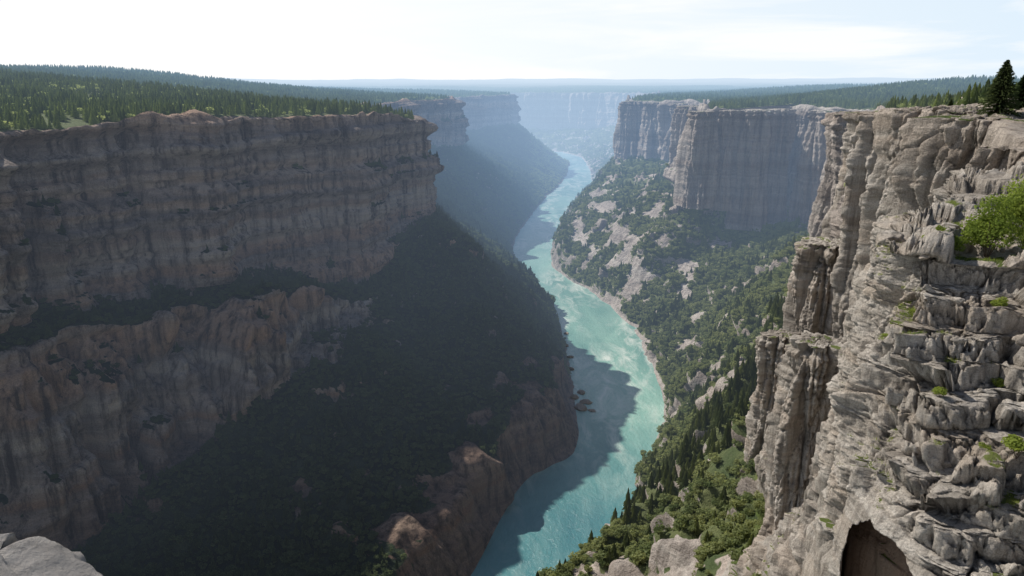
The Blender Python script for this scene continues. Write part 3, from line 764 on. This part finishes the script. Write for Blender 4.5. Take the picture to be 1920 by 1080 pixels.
def boulder_mesh(seed,sub=5,mat=None):
    import bmesh
    bm=bmesh.new(); bmesh.ops.create_icosphere(bm,subdivisions=sub,radius=1)
    v=np.array([q.co[:] for q in bm.verts],np.float32)
    a,b,c=cells(v[:,0]*1.1+seed,v[:,1]*1.1,v[:,2]*1.1)
    d=.32*(c-.5)-.16*sst(.2,0,b-a)+.22*perlin(v[:,0]*1.3+seed,v[:,1]*1.3,v[:,2]*1.3)+.05*fbm(v[:,0]*4+seed,v[:,1]*4,v[:,2]*4,3)
    r=np.random.default_rng(seed); v2=v*(1+d)[:,None]
    for k in range(7):
        nn_=r.normal(size=3); nn_/=np.linalg.norm(nn_); h=v2@nn_; ex=np.maximum(h-(.62+.2*r.random()),0); v2=v2-ex[:,None]*nn_*.85
    v2=v2*(1+.025*fbm(v[:,0]*7+seed,v[:,1]*7,v[:,2]*7,3))[:,None]
    for q,co in zip(bm.verts,v2): q.co=co
    me=bpy.data.meshes.new("boulder"); bm.to_mesh(me); bm.free()
    me.polygons.foreach_set("use_smooth",np.full(len(me.polygons),True)); me.materials.append(mat or mB); return me
bo=add_obj("boulder",boulder_mesh(3,6),"pale grey boulder resting on the rim ledge","boulder"); bo.location=(-2.68,2.3,297.55); bo.scale=(.94,.75,.53); bo.rotation_euler=(.1,.05,.6)
bms=[boulder_mesh(s,4,mN) for s in (5,6,7,8)]
r=np.random.default_rng(9)
for k in range(34):
    x_=r.uniform(28,42); y_=38+r.random()*15
    g=ground(x_,y_,bvn)
    ob=add_obj("boulder",bms[k%4],"weathered grey boulder lying on the rock shelf","boulder",group="loose boulders on the rock shelf")
    s=.3+.8*r.random()**2; ob.location=(x_,y_,g+s*.1); ob.scale=(s*1.3,s,s*.7); ob.rotation_euler=(r.normal()*.2,r.normal()*.2,r.random()*6)
for k,(x_,y_,s_) in enumerate([(66,606,7),(72,618,5),(60,628,6),(70,640,4),(63,700,5),(66,735,4),(64,770,3.5),(76,600,3),(58,655,4),(68,812,3)]):
    ob=add_obj("river_rock",bms[k%4],"dark rock standing in the water beside the bank","river rock",group="rocks in the river")
    ob.location=(x_,y_,.3); ob.scale=(s_,s_*1.4,s_*.35); ob.rotation_euler=(0,0,k)

# ------------------------------------------------------------ light, sky, camera
az=math.atan2(-.85,.52); el=math.radians(45.5)
sd=Vector((math.sin(az)*math.cos(el),math.cos(az)*math.cos(el),math.sin(el)))
sl=bpy.data.lights.new("sun",'SUN'); sl.energy=5.0; sl.angle=math.radians(.53); sl.color=(1,.95,.87)
so=bpy.data.objects.new("sun",sl); scene.collection.objects.link(so); so.rotation_euler=(-sd).to_track_quat('-Z','Y').to_euler(); so.location=(0,0,600)
wd=bpy.data.worlds.new("World"); scene.world=wd; wd.use_nodes=True; t=wd.node_tree; t.nodes.clear()
def WN(tp,**k):
    q=t.nodes.new(tp)
    for a,b in k.items(): setattr(q,a,b)
    return q
wo=WN('ShaderNodeOutputWorld'); bg=WN('ShaderNodeBackground'); sk=WN('ShaderNodeTexSky')
sk.sky_type='NISHITA'; sk.sun_disc=False; sk.sun_elevation=el; sk.sun_rotation=az; sk.air_density=1; sk.dust_density=.8
tc=WN('ShaderNodeTexCoord'); sx=WN('ShaderNodeSeparateXYZ'); t.links.new(tc.outputs['Generated'],sx.inputs[0])
def wramp(s,stops):
    q=WN('ShaderNodeValToRGB'); t.links.new(s,q.inputs[0]); e=q.color_ramp.elements
    while len(e)<len(stops): e.new(.5)
    for el_,(p_,c_) in zip(e,stops): el_.position=p_; el_.color=(c_,c_,c_,1) if not hasattr(c_,'__len__') else (*c_,1)
    return q.outputs[0]
def wmix(f,a,b):
    q=WN('ShaderNodeMix',data_type='RGBA')
    for s_,v in ((q.inputs[0],f),(q.inputs[6],a),(q.inputs[7],b)):
        if isinstance(v,bpy.types.NodeSocket): t.links.new(v,s_)
        else: s_.default_value=v
    return q.outputs[2]
lowf=wramp(sx.outputs[2],[(0,.97),(.13,.9),(.24,.25),(.5,.0)])
xr=WN('ShaderNodeMapRange'); t.links.new(sx.outputs[0],xr.inputs[0]); xr.inputs[1].default_value=-.45; xr.inputs[2].default_value=.62
hz1=wmix(xr.outputs[0],(11.6,11.5,11.4,1),(8.1,9.5,10.8,1))
mp=WN('ShaderNodeMapping'); mp.inputs['Scale'].default_value=(1.4,1.4,11); mp.inputs['Rotation'].default_value=(.05,-.10,.3); t.links.new(tc.outputs['Generated'],mp.inputs[0])
nz_=WN('ShaderNodeTexNoise'); nz_.inputs['Scale'].default_value=2.2; nz_.inputs['Detail'].default_value=8; nz_.inputs['Roughness'].default_value=.55; nz_.inputs['Distortion'].default_value=.4; t.links.new(mp.outputs[0],nz_.inputs['Vector'])
hz2=wmix(wramp(nz_.outputs['Fac'],[(.44,0),(.62,.9)]),hz1,(11.0,11.1,11.2,1))
fin=wmix(lowf,sk.outputs[0],hz2)
t.links.new(fin,bg.inputs[0]); bg.inputs[1].default_value=.095; t.links.new(bg.outputs[0],wo.inputs[0])
cd=bpy.data.cameras.new("camera"); co=bpy.data.objects.new("camera",cd); scene.collection.objects.link(co); scene.camera=co
co.location=CAM; co.rotation_euler=(math.radians(90)-PITCH,0,0); cd.sensor_width=36; cd.lens=FPX/1920*36; cd.clip_end=60000; cd.clip_start=.05
scene.view_settings.view_transform='Standard'; scene.view_settings.look='None'; scene.view_settings.exposure=0
print("done",time.time()-T0)
